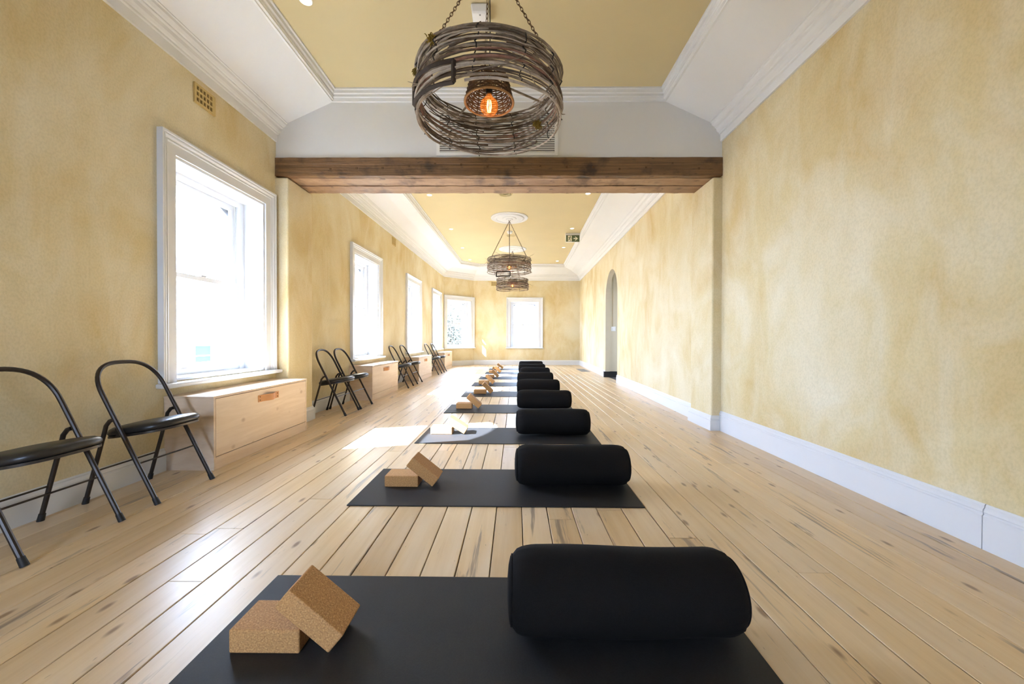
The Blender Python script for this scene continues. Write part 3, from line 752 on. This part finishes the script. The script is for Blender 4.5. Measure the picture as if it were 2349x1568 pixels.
def make_bolster(length, seed):
    b = empty('bolster'); rr = random.Random(seed); r = 0.135; er = 0.104; L = length
    nu, nv = 44, 64; mb = MB(); vs = []; fs = []
    ph = [rr.uniform(0, 6.28) for _ in range(6)]
    for i in range(nu + 1):
        u = i / nu; x = -L/2 + L * u; e = min(u, 1 - u) * L
        k = min(1.0, e / 0.085); rad = er + (r - er) * math.sqrt(max(0.0, 1 - (1 - k) ** 2))
        for j in range(nv):
            a = 2 * PI * j / nv
            wr = 0.0016 * math.sin(17 * a + ph[0]) + 0.0013 * math.sin(29 * a + ph[1])
            wr *= max(0.0, 1 - abs(e - 0.03) / 0.06)
            big = 0.003 * math.sin(3.2 * x * 3 + ph[2] + 2 * math.sin(a)) + 0.002 * math.sin(2 * a + ph[3] + 5 * x)
            q = rad + wr + big * min(1, e / 0.08)
            y = q * math.sin(a) * 1.04; z = q * math.cos(a)
            z = z * 0.985 + r
            if z < 0.024: z = 0.001 + max(0.0, (z + 0.004)) * 0.75 if z > -0.004 else 0.001
            vs.append((x, y, z))
    for i in range(nu):
        for j in range(nv): l = (j + 1) % nv; fs.append((i*nv+j, i*nv+l, (i+1)*nv+l, (i+1)*nv+j))
    mb.add(vs, fs).build('cover', 'black_cloth', b, smooth=True, ang=80)
    for s in (-1, 1):                                  # stitched end discs, slightly domed, with piping
        x = s * L / 2; m2 = MB(); vs = []; fs = []; rings = [(1.0, 0.0), (0.97, 0.006), (0.7, 0.012), (0.35, 0.015), (0.02, 0.016)]
        for (kk, dx) in rings:
            for j in range(nv):
                a = 2 * PI * j / nv; z = er * kk * math.cos(a) * 0.985 + r
                vs.append((x + s * dx, er * kk * math.sin(a) * 1.04, max(0.003, z)))
        for q in range(len(rings) - 1):
            for j in range(nv): l = (j + 1) % nv; fs.append((q*nv+j, q*nv+l, (q+1)*nv+l, (q+1)*nv+j))
        fs.append(tuple((len(rings)-1)*nv + j for j in range(nv)))
        m2.add(vs, fs).build('end_disc', 'black_cloth', b, smooth=True, ang=80)
        m3 = MB().tube([(x, er * 1.01 * math.sin(2*PI*j/48) * 1.04, max(0.006, er * 1.01 * math.cos(2*PI*j/48) * 0.985 + r)) for j in range(48)], 0.004, 6, closed=True)
        m3.build('piping', 'black_cloth', b, smooth=True)
    return b
def make_block():
    return MB().box(-0.113, 0.113, -0.074, 0.074, -0.0375, 0.0375).build('cork_block', 'cork', bevel=0.006, seg=3)
blk0 = make_block(); first = True
for i in range(9):
    od = ORD[8 - i]
    x, y = MATS[i]; o = mat0 if i == 0 else mat0.copy()
    if i: C.objects.link(o)
    o.location = (x, y, 0.001); o.rotation_euler = (0, 0, [-0.004, -0.003, -0.006, 0.0, 0.002, 0, 0.003, 0, 0][i])
    tag(o, 'black yoga mat, %s in the row counted from the end wall window' % od, 'yoga mat', 'yoga mats laid in a row')
    x0_, x1_, yc = BOL[i]; b = make_bolster(x1_ - x0_ - 0.02, i); b.location = ((x0_ + x1_) / 2, yc, MT + 0.001)
    b.rotation_euler = (0, 0, [0.0, -0.004, -0.03, -0.01, 0.0, -0.015, 0.02, 0.0, 0.01][i])
    tag(b, 'black cylindrical bolster on the %s mat from the end wall' % od, 'bolster', 'black bolsters on the mats')
    xf, yf, xl = BLK[i]; zt = MT + 0.001
    o = blk0 if first else blk0.copy()
    if not first: C.objects.link(o)
    first = False
    o.location = (xf + 0.113, yf + 0.074, zt + 0.0375)
    tag(o, 'cork yoga block lying flat on the %s mat from the end wall' % od, 'yoga block', 'flat cork blocks')
    # leaning block: lower corner on the mat, long face on the flat block's top edge
    gap = xl - (xf + 0.226); gap = max(0.075, min(0.13, gap)); th = math.atan2(0.0765, gap)
    o = blk0.copy(); C.objects.link(o)
    ux = Vector((-math.cos(th), 0, math.sin(th))); uz = Vector((math.sin(th), 0, math.cos(th)))
    base = Vector((xf + 0.226 + gap, yf - 0.001, zt))
    ctr = base + ux * 0.113 + uz * 0.0375 + Vector((0, 0.074, 0.0025))
    o.location = ctr; o.rotation_euler = (0, th, [0.0, -0.02, 0.05, 0.04, 0.03, 0.02, 0, 0.03, 0][i])
    tag(o, 'cork yoga block leaning on the flat block of the %s mat from the end wall' % od, 'yoga block', 'leaning cork blocks')

# ------------------------------------------------------------------ woven twig chandeliers
def chandelier(loc, seed, ntw, detail, label, ang0, frame_ang=None):
    rr = random.Random(seed); c = empty('twig_chandelier', loc); tag(c, label, 'chandelier', 'hanging twig chandeliers')
    Rr, H = 0.485, 0.30; n5 = 6 if detail else 5
    def arc(mb, z, a0, span, rad, r, dz=0.0, wob=0.008):
        m = max(8, int(span / 0.13)); ph, p2 = rr.uniform(0, 6.28), rr.uniform(0, 6.28); pts = []; rs = []
        for i in range(m + 1):
            t = i / m; a = a0 + span * t
            q = rad + wob * math.sin(2.3 * a + ph) + wob * 0.5 * math.sin(6.1 * a + p2)
            pts.append((q * math.cos(a), q * math.sin(a), z + dz * (t - 0.5) + wob * 0.9 * math.sin(1.7 * a + p2) + wob * 0.4 * math.sin(7 * a + ph)))
            rs.append(r * (1 - 0.55 * t))
        mb.tube(pts, rs, n5)
    tones = ['twig', 'twig_dark', 'twig_pale']
    up = [MB() for _ in tones]; lo = [MB() for _ in tones]
    for i in range(ntw):                                  # upper weave in loose bundles
        z = H * (0.50 + 0.50 * rr.random() ** 0.8); arc(rr.choice(up), z, rr.uniform(0, 2*PI), rr.uniform(0.7, 2.6), Rr - 0.012 + rr.uniform(-0.035, 0.016), rr.uniform(0.0035, 0.0085), rr.uniform(-0.05, 0.05), rr.uniform(0.006, 0.014))
    for zz, cnt in ((0.0, 3), (0.07, 2), (0.16, 3), (0.25, 2), (0.33, 4), (0.43, 3)):   # open lower rings with gaps between
        for i in range(cnt):
            arc(rr.choice(lo), H * zz + rr.uniform(-0.006, 0.006), rr.uniform(0, 2*PI), rr.uniform(2.2, 5.2), Rr + rr.uniform(-0.012, 0.014), rr.uniform(0.005, 0.010), rr.uniform(-0.03, 0.03), rr.uniform(0.006, 0.012))
    for i in range(10):                                   # thin canes crossing the rings slantwise
        arc(rr.choice(lo), H * rr.uniform(0.15, 0.4), rr.uniform(0, 2*PI), rr.uniform(0.6, 1.3), Rr + 0.01, 0.0035, rr.choice((-1, 1)) * rr.uniform(0.06, 0.13), 0.006)
    up_, lo_ = up, lo; up = up[0]
    for i in range(int(ntw * 0.14)):                      # stray ends poking out
        a = rr.uniform(0, 2*PI); z = rr.uniform(0.0, H); p = Vector((Rr * math.cos(a), Rr * math.sin(a), z)); tdir = Vector((-math.sin(a), math.cos(a), 0)) * rr.choice((-1, 1))
        d = (tdir + Vector((math.cos(a), math.sin(a), 0)) * rr.uniform(0.1, 0.6) + Vector((0, 0, rr.uniform(-0.6, 0.6)))).normalized()
        ln = rr.uniform(0.06, 0.2 if detail else 0.3); up.tube([p - d * 0.05, p + d * ln * 0.5, p + d * ln + Vector((0, 0, rr.uniform(-0.03, 0.03)))], [0.004, 0.003, 0.0015], 5)
    for t_, mu_, ml_ in zip(tones, up_, lo_):
        mu_.build('upper_weave', t_, c, smooth=True, ang=80)['kind'] = 'stuff'
        ml_.build('lower_weave', t_, c, smooth=True, ang=80)['kind'] = 'stuff'
    for (z, r_, m_) in ((0.0, 0.009, 'twig'), (H * 0.36, 0.010, 'twig_red'), (H * 0.5, 0.009, 'twig_red'), (H, 0.010, 'twig')):
        mb = MB(); arc(mb, z, rr.uniform(0, 6.28), 2*PI*1.06, Rr + 0.004, r_, 0.02, 0.01); mb.build('rim_twig', m_, c, smooth=True, ang=80)
    for i in range(11 if detail else 8):                  # twisted wire ties down the side
        a = ang0 + 2*PI*i/(11 if detail else 8) + rr.uniform(-0.1, 0.1); pts = []
        for q in range(15):
            t = q / 14; z = -0.012 + (H + 0.024) * t; rad = Rr + 0.016 * math.cos(q * PI * 0.5)
            aa = a + 0.02 * math.sin(q * 1.9) + 0.08 * (t - 0.5); pts.append((rad * math.cos(aa), rad * math.sin(aa), z))
        MB().tube(pts, 0.004 if detail else 0.004, 5).build('wire_tie', 'wire', c, smooth=True)
    # crossbars carrying the inner basket
    for a in (ang0 + 0.4, ang0 + 0.4 + PI/2):
        MB().tube([(Rr*0.97*math.cos(a), Rr*0.97*math.sin(a), H*0.93), (0, 0, H*0.93 + 0.012), (-Rr*0.97*math.cos(a), -Rr*0.97*math.sin(a), H*0.93)], 0.008, 6).build('crossbar', 'twig', c, smooth=True)
    wk = MB(); ib0, ib1 = 0.135, 0.30
    nr = 13 if detail else 7
    for i in range(nr):
        t = i / (nr - 1); rad = 0.165 - 0.04 * t; m = 40; z = ib0 + (ib1 - ib0) * t
        wk.tube([((rad + 0.005 * math.cos(10 * (2*PI*k/m) + PI * (i % 2))) * math.cos(2*PI*k/m), (rad + 0.005 * math.cos(10 * (2*PI*k/m) + PI * (i % 2))) * math.sin(2*PI*k/m), z + 0.002 * math.sin(5*2*PI*k/m)) for k in range(m)], 0.0048 if detail else 0.007, 5, closed=True)
    for k in range(20):
        a = 2*PI*k/20; wk.tube([(0.166*math.cos(a), 0.166*math.sin(a), ib0 - 0.004), (0.125*math.cos(a), 0.125*math.sin(a), ib1), (0.012*math.cos(a), 0.012*math.sin(a), ib1 + 0.02)], 0.004, 5)
    wb = wk.build('inner_basket', 'wicker', c, smooth=True, ang=80)
    MB().tube([(0.168*math.cos(2*PI*k/40), 0.168*math.sin(2*PI*k/40), ib0 - 0.004) for k in range(40)], 0.008, 6, closed=True).build('basket_rim', 'wicker_pale', c, smooth=True)
    wb['label'] = 'small brown wicker basket around the bulb'
    # globe bulb
    zb = 0.105; rb = 0.0625; prof = []
    for i in range(15):
        a = -PI/2 + i / 14 * (PI/2 + 1.05); prof.append((max(0.0005, rb * math.cos(a)), zb + rb * math.sin(a)))
    prof += [(0.022, zb + 0.072), (0.018, zb + 0.085)]
    bl = MB().lathe(prof, 24).build('bulb', 'bulb_glass', c, smooth=True, ang=80)
    fm = MB()
    for k in range(8):
        a = 2*PI*k/8; fm.tube([(0.010*math.cos(a), 0.010*math.sin(a), zb - 0.038), (0.016*math.cos(a), 0.016*math.sin(a), zb), (0.012*math.cos(a), 0.012*math.sin(a), zb + 0.04)], 0.0013, 5)
    fm.build('filament', 'filament', bl)
    MB().lathe([(0.019, zb + 0.08), (0.024, zb + 0.085), (0.024, zb + 0.15), (0.012, zb + 0.165)], 20).build('socket', 'black_cable', c, smooth=True, ang=40)
    apex = ZC - loc[2] - 0.075
    MB().tube([(0, 0, zb + 0.16), (0.006, 0.004, 0.6), (0, 0, apex)], 0.0035, 6).build('cable', 'black_cable', c, smooth=True)
    MB().tube([(0.022 * math.cos(t), 0, apex + 0.028 + 0.03 * math.sin(t)) for t in [2*PI*k/20 for k in range(20)]], 0.004, 6, closed=True).build('hook', 'rusty_chain', c, smooth=True)
    for k in range(3):
        a = ang0 + 2*PI*k/3; A = Vector((Rr*0.93*math.cos(a), Rr*0.93*math.sin(a), H - 0.005)); B = Vector((0, 0, apex)); L = (B - A).length
        pitch = 0.028 if detail else 0.04; nl = int(L / pitch); d = (B - A).normalized(); s0 = d.orthogonal().normalized(); s1 = d.cross(s0); mb = MB()
        for q in range(nl):
            ctr = A + d * (pitch * (q + 0.5)); s = s0 if q % 2 else s1; pts = []
            for j in range(10):
                t = 2*PI*j/10; pts.append(ctr + d * (pitch * 0.66 * math.cos(t)) + s * (0.0085 * math.sin(t)))
            mb.tube(pts, 0.0024 if detail else 0.0030, 5, closed=True)
        mb.build('chain', 'rusty_chain', c, smooth=True)
    def tuft(a, z, r0, inside):
        mb = MB(); ctr = Vector(((Rr - (0.04 if inside else -0.012)) * math.cos(a), (Rr - (0.04 if inside else -0.012)) * math.sin(a), z))
        for k in range(90):
            d = Vector((rr.gauss(0, 1), rr.gauss(0, 1), rr.gauss(0, 1))).normalized(); p = ctr + Vector((rr.gauss(0, 1), rr.gauss(0, 1), rr.gauss(0, 1))) * r0 * 0.35
            mb.tube([p, p + d * r0 * 0.5, p + d * r0 * 0.8 + Vector((0, 0, -0.006))], [0.004, 0.003, 0.001], 4)
        mb.build('lichen_tuft', 'moss', c)
    if detail:
        tuft(R(-130), 0.285, 0.028, False); tuft(R(-163), 0.25, 0.02, False); tuft(R(38), 0.13, 0.034, True)
    if frame_ang is not None:                              # dark wooden frame tied into the weave
        fo = MB(); a, z0, z1, half, sl_ = frame_ang; bar = 0.014 if detail else 0.013
        def pt(u, v, dd): aa = a + u; return ((Rr + 0.006 + dd) * math.cos(aa), (Rr + 0.006 + dd) * math.sin(aa), v - sl_ * u / half)
        bars = [((-half, z0), (half, z0)), ((-half, z1), (half, z1)), ((-half, z0), (-half, z1)), ((half, z0), (half, z1))]
        for (p, q) in bars:
            m = 5; pa = [pt(p[0] + (q[0]-p[0])*i/m, p[1] + (q[1]-p[1])*i/m, 0.012) for i in range(m+1)]
            fo.tube(pa, bar, 4)
        fo.build('wooden_frame', 'frame_wood', c)
    return c
chandelier((-0.185, 2.73, 2.51), 11, 95, True, 'large twig chandelier with lichen tufts hanging before the timber beam', R(100), (R(-137), 0.0, 0.125, 0.47, 0.033))
chandelier((-0.14, 8.90, 2.51), 23, 85, False, 'twig chandelier hanging by chains just past the timber beam', R(90), (R(-105), -0.165, -0.07, 0.31, 0.0))
chandelier((-0.09, 12.0, 2.51), 37, 85, False, 'twig chandelier nearest the end wall window', R(60), None)

# ------------------------------------------------------------------ ceiling fittings
def rose():
    return MB().lathe([(0.42, 0.0), (0.42, -0.012), (0.405, -0.022), (0.385, -0.022), (0.375, -0.014), (0.33, -0.014), (0.325, -0.03), (0.30, -0.036), (0.285, -0.022), (0.16, -0.020), (0.15, -0.03), (0.08, -0.034), (0.07, -0.05), (0.02, -0.056), (0.0, -0.056)], 64).build('ceiling_rose', 'white_plaster', smooth=True, ang=40)
r0 = rose()
for i, (x, y, lab) in enumerate(((-0.185, 2.73, 'white plaster ceiling rose above the large chandelier before the beam'), (-0.14, 8.90, 'white plaster ceiling rose above the chandelier just past the beam'), (-0.09, 12.0, 'white plaster ceiling rose above the chandelier nearest the end wall'))):
    o = r0 if i == 0 else r0.copy()
    if i: C.objects.link(o)
    o.location = (x, y, ZC); tag(o, lab, 'ceiling rose', 'plaster ceiling roses')
def downlight():
    d = empty('downlight')
    MB().lathe([(0.052, -0.0005), (0.052, -0.006), (0.047, -0.010), (0.040, -0.007), (0.038, -0.002)], 28).build('trim_ring', 'plastic_white', d, smooth=True, ang=50)
    MB().lathe([(0.0385, -0.001), (0.0385, -0.0035), (0.0, -0.0045)], 28).build('lens', 'lamp_lens', d)
    return d
d0 = downlight()
DL = [(-1.70, 3.18), (1.40, 3.02), (-1.64, 7.48), (-1.61, 9.81), (-1.60, 11.84), (-1.58, 13.6), (1.36, 7.41), (1.40, 9.75), (1.44, 11.76), (1.47, 13.83)]
DLAB = ['lit recessed downlight on the window side of the ceiling before the beam', 'lit recessed downlight on the plain wall side before the beam'] + \
       ['lit recessed downlight, %s past the beam on the window side' % o for o in ORD[:4]] + ['lit recessed downlight, %s past the beam on the plain wall side' % o for o in ORD[:4]]
for i, (x, y) in enumerate(DL):
    o = d0 if i == 0 else copy_tree(d0)
    o.location = (x, y, ZC); tag(o, DLAB[i], 'downlight', 'recessed ceiling downlights')
# exit sign
ex = empty('exit_sign', (1.48, 10.2, ZC)); tag(ex, 'green exit sign with running man and right arrow hung from the ceiling', 'exit sign')
MB().box(-0.185, 0.185, -0.02, 0.03, -0.045, 0.0).build('mount', 'plastic_white', ex, bevel=0.006)
MB().box(-0.185, 0.185, -0.008, 0.016, -0.235, -0.0455).build('housing', 'plastic_white', ex, bevel=0.006)
MB().box(-0.172, 0.172, -0.0105, -0.0081, -0.222, -0.055).build('green_panel', 'sign_green', ex)
FX = lambda u, v, t: (u, t, v)
MB().prism([(-0.125, -0.215), (-0.025, -0.215), (-0.025, -0.065), (-0.125, -0.065)], FX, -0.0122, -0.0106).build('door_panel', 'sign_white', ex)
mn = MB()
mn.prism([(-0.062 + 0.013*math.cos(2*PI*k/12), -0.088 + 0.013*math.sin(2*PI*k/12)) for k in range(12)], FX, -0.0136, -0.0123)
def limb(a, b, w):
    a = Vector(a); b = Vector(b); d = (b - a).normalized(); p = Vector((-d.y, d.x)) * w / 2
    mn.prism([tuple(a + p), tuple(a - p), tuple(b - p), tuple(b + p)], FX, -0.0136, -0.0123)
limb((-0.066, -0.104), (-0.084, -0.148), 0.022); limb((-0.07, -0.108), (-0.108, -0.118), 0.010); limb((-0.108, -0.116), (-0.116, -0.138), 0.009)
limb((-0.066, -0.112), (-0.045, -0.130), 0.010); limb((-0.046, -0.128), (-0.030, -0.126), 0.009)
limb((-0.084, -0.145), (-0.062, -0.172), 0.013); limb((-0.063, -0.170), (-0.056, -0.208), 0.011); limb((-0.086, -0.146), (-0.10, -0.176), 0.013); limb((-0.099, -0.174), (-0.124, -0.184), 0.011)
mn.build('running_figure', 'sign_green', ex)
MB().prism([(0.02, -0.128), (0.086, -0.128), (0.05, -0.090), (0.076, -0.090), (0.135, -0.14), (0.076, -0.190), (0.05, -0.190), (0.086, -0.152), (0.02, -0.152)], FX, -0.0122, -0.0106).build('arrow', 'sign_white', ex)
# box sensor behind the first chandelier, smoke detector, round vents
bs = empty('ceiling_sensor', ((1101 - 1182) * 3.3 / F, 3.30, ZC)); tag(bs, 'white box sensor on the ceiling behind the large chandelier', 'sensor')
mb = MB(); mb.add([(-0.075,-0.09,0),(0.075,-0.09,0),(0.075,0.09,0),(-0.075,0.09,0),(-0.066,-0.07,-0.07),(0.066,-0.07,-0.07),(0.066,0.075,-0.07),(-0.066,0.075,-0.07)], [(0,1,2,3),(4,7,6,5),(0,4,5,1),(1,5,6,2),(2,6,7,3),(3,7,4,0)])
mb.build('housing', 'plastic_white', bs, bevel=0.014, seg=3)
o = MB().lathe([(0.007, 0.0), (0.007, -0.003), (0.0, -0.004)], 14).build('eye', 'grey_metal', bs); o.location = (0, -0.05, -0.0695)
o = MB().lathe([(0.075, 0.0), (0.075, -0.012), (0.062, -0.018), (0.060, -0.04), (0.045, -0.052), (0.0, -0.054)], 28).build('smoke_detector', 'plastic_white', smooth=True, ang=40)
o.location = (-0.15, 10.05, ZC); tag(o, 'small round white smoke detector between the two far ceiling roses', 'smoke detector')
def round_vent(x, y, lab):
    v = empty('round_ceiling_vent', (x, y, ZC)); tag(v, lab, 'ceiling vent', 'round ceiling vents')
    for r_ in (0.13, 0.095, 0.06):
        MB().lathe([(r_, 0.0), (r_, -0.008), (r_ - 0.01, -0.014), (r_ - 0.022, -0.008), (r_ - 0.022, 0.0)], 36).build('ring', 'ceiling_yellow', v, smooth=True, ang=40)
round_vent(-0.11, 10.42, 'round yellow ceiling vent between the two far ceiling roses'); round_vent(-0.19, 7.44, 'round yellow ceiling vent close behind the timber beam')
# floor grille
fg = empty('floor_grille', (2.16, 12.55, 0.001)); tag(fg, 'flat grey metal grille in the floor past the arch', 'floor grille')
panel_cells(MB(), [-0.14, -0.12, 0.12, 0.14], [-0.55, -0.53, 0.53, 0.55], [(-0.12, 0.12, -0.53, 0.53)], 0, 0.004).build('frame', 'grey_metal', fg).rotation_euler = (PI/2, 0, 0)
sl = None
for q in range(21):
    if sl is None: sl = MB().box(-0.119, 0.119, -0.012, 0.012, 0.0, 0.003).build('slat', 'grey_metal', fg); o = sl
    else: o = sl.copy(); C.objects.link(o); o.parent = fg
    o.location = (0, -0.505 + 1.01 * q / 20, 0)

# ------------------------------------------------------------------ outside the windows
struct(MB().box(-70, 60, -50, 110, -4.4, -4.2).build('ground_outside', 'asphalt'))
hs = empty('house_across_street', (-14.0, 15.0, -4.2)); tag(hs, 'pale cream house across the street seen through the window', 'house')
wz = [(10 - 8.0 + 2.9 * i) for i in range(5)]
wl = [(a - 0.55, a + 0.55, 3.9, 4.9) for a in (-6.4, -3.2, 0.0, 2.6, 5.8)]
xs = [-9, 9] + [q for a in wl for q in a[:2]]; zs = [0, 5.35] + [q for a in wl for q in a[2:]]
o = panel_cells(MB(), xs, zs, wl, 0, 0.25).build('wall', 'house_cream', hs); o.rotation_euler = (0, 0, PI/2)
for a, b, c_, d in wl:
    m = (a + b) / 2
    f = panel_cells(MB(), [a, a+0.06, m-0.0, b-0.06, b], [c_, c_+0.06, (c_+d)/2-0.03, (c_+d)/2+0.03, d-0.06, d], [(a+0.06, b-0.06, c_+0.06, (c_+d)/2-0.03), (a+0.06, b-0.06, (c_+d)/2+0.03, d-0.06)], 0.08, 0.14).build('window', 'white_gloss', hs); f.rotation_euler = (0, 0, PI/2)
    MB().box(a+0.05, b-0.05, 0.11, 0.12, c_+0.05, d-0.05).build('pane', 'house_glass', f)
MB().box(-5.0, 0.12, -9.1, 9.1, 5.352, 5.6).build('roof', 'house_roof', hs)
MB().box(-2.4, -1.8, 2.4, 3.0, 5.602, 6.3).build('chimney', 'house_cream', hs)
tr = empty('tree', (-3.8, 22.5, -4.2)); tag(tr, 'leafy green tree outside the corner window', 'tree')
MB().tube([(0,0,0), (0.1,0.05,2.0), (0.0,0.1,4.0), (0.1,0,6.0)], [0.22, 0.17, 0.12, 0.05], 10).build('trunk', 'bark', tr, smooth=True)
rr = random.Random(5); lv = MB()
for q in range(9000):
    d = Vector((rr.gauss(0,1), rr.gauss(0,1), rr.gauss(0,1))).normalized() * (rr.random() ** 0.4)
    p = Vector((d.x * 2.1, d.y * 1.8, 5.2 + d.z * 2.6)); s = rr.uniform(0.05, 0.12)
    a = Vector((rr.gauss(0,1), rr.gauss(0,1), rr.gauss(0,1))).normalized(); b = a.orthogonal().normalized()
    lv.add([p - a*s, p - b*s*0.45, p + a*s, p + b*s*0.45], [(0,1,2,3)])
me = bpy.data.meshes.new('crown'); me.from_pydata(lv.v, [], lv.f); o = bpy.data.objects.new('crown', me); C.objects.link(o); me.materials.append(MAT['leaf']); o.parent = tr; o['kind'] = 'stuff'
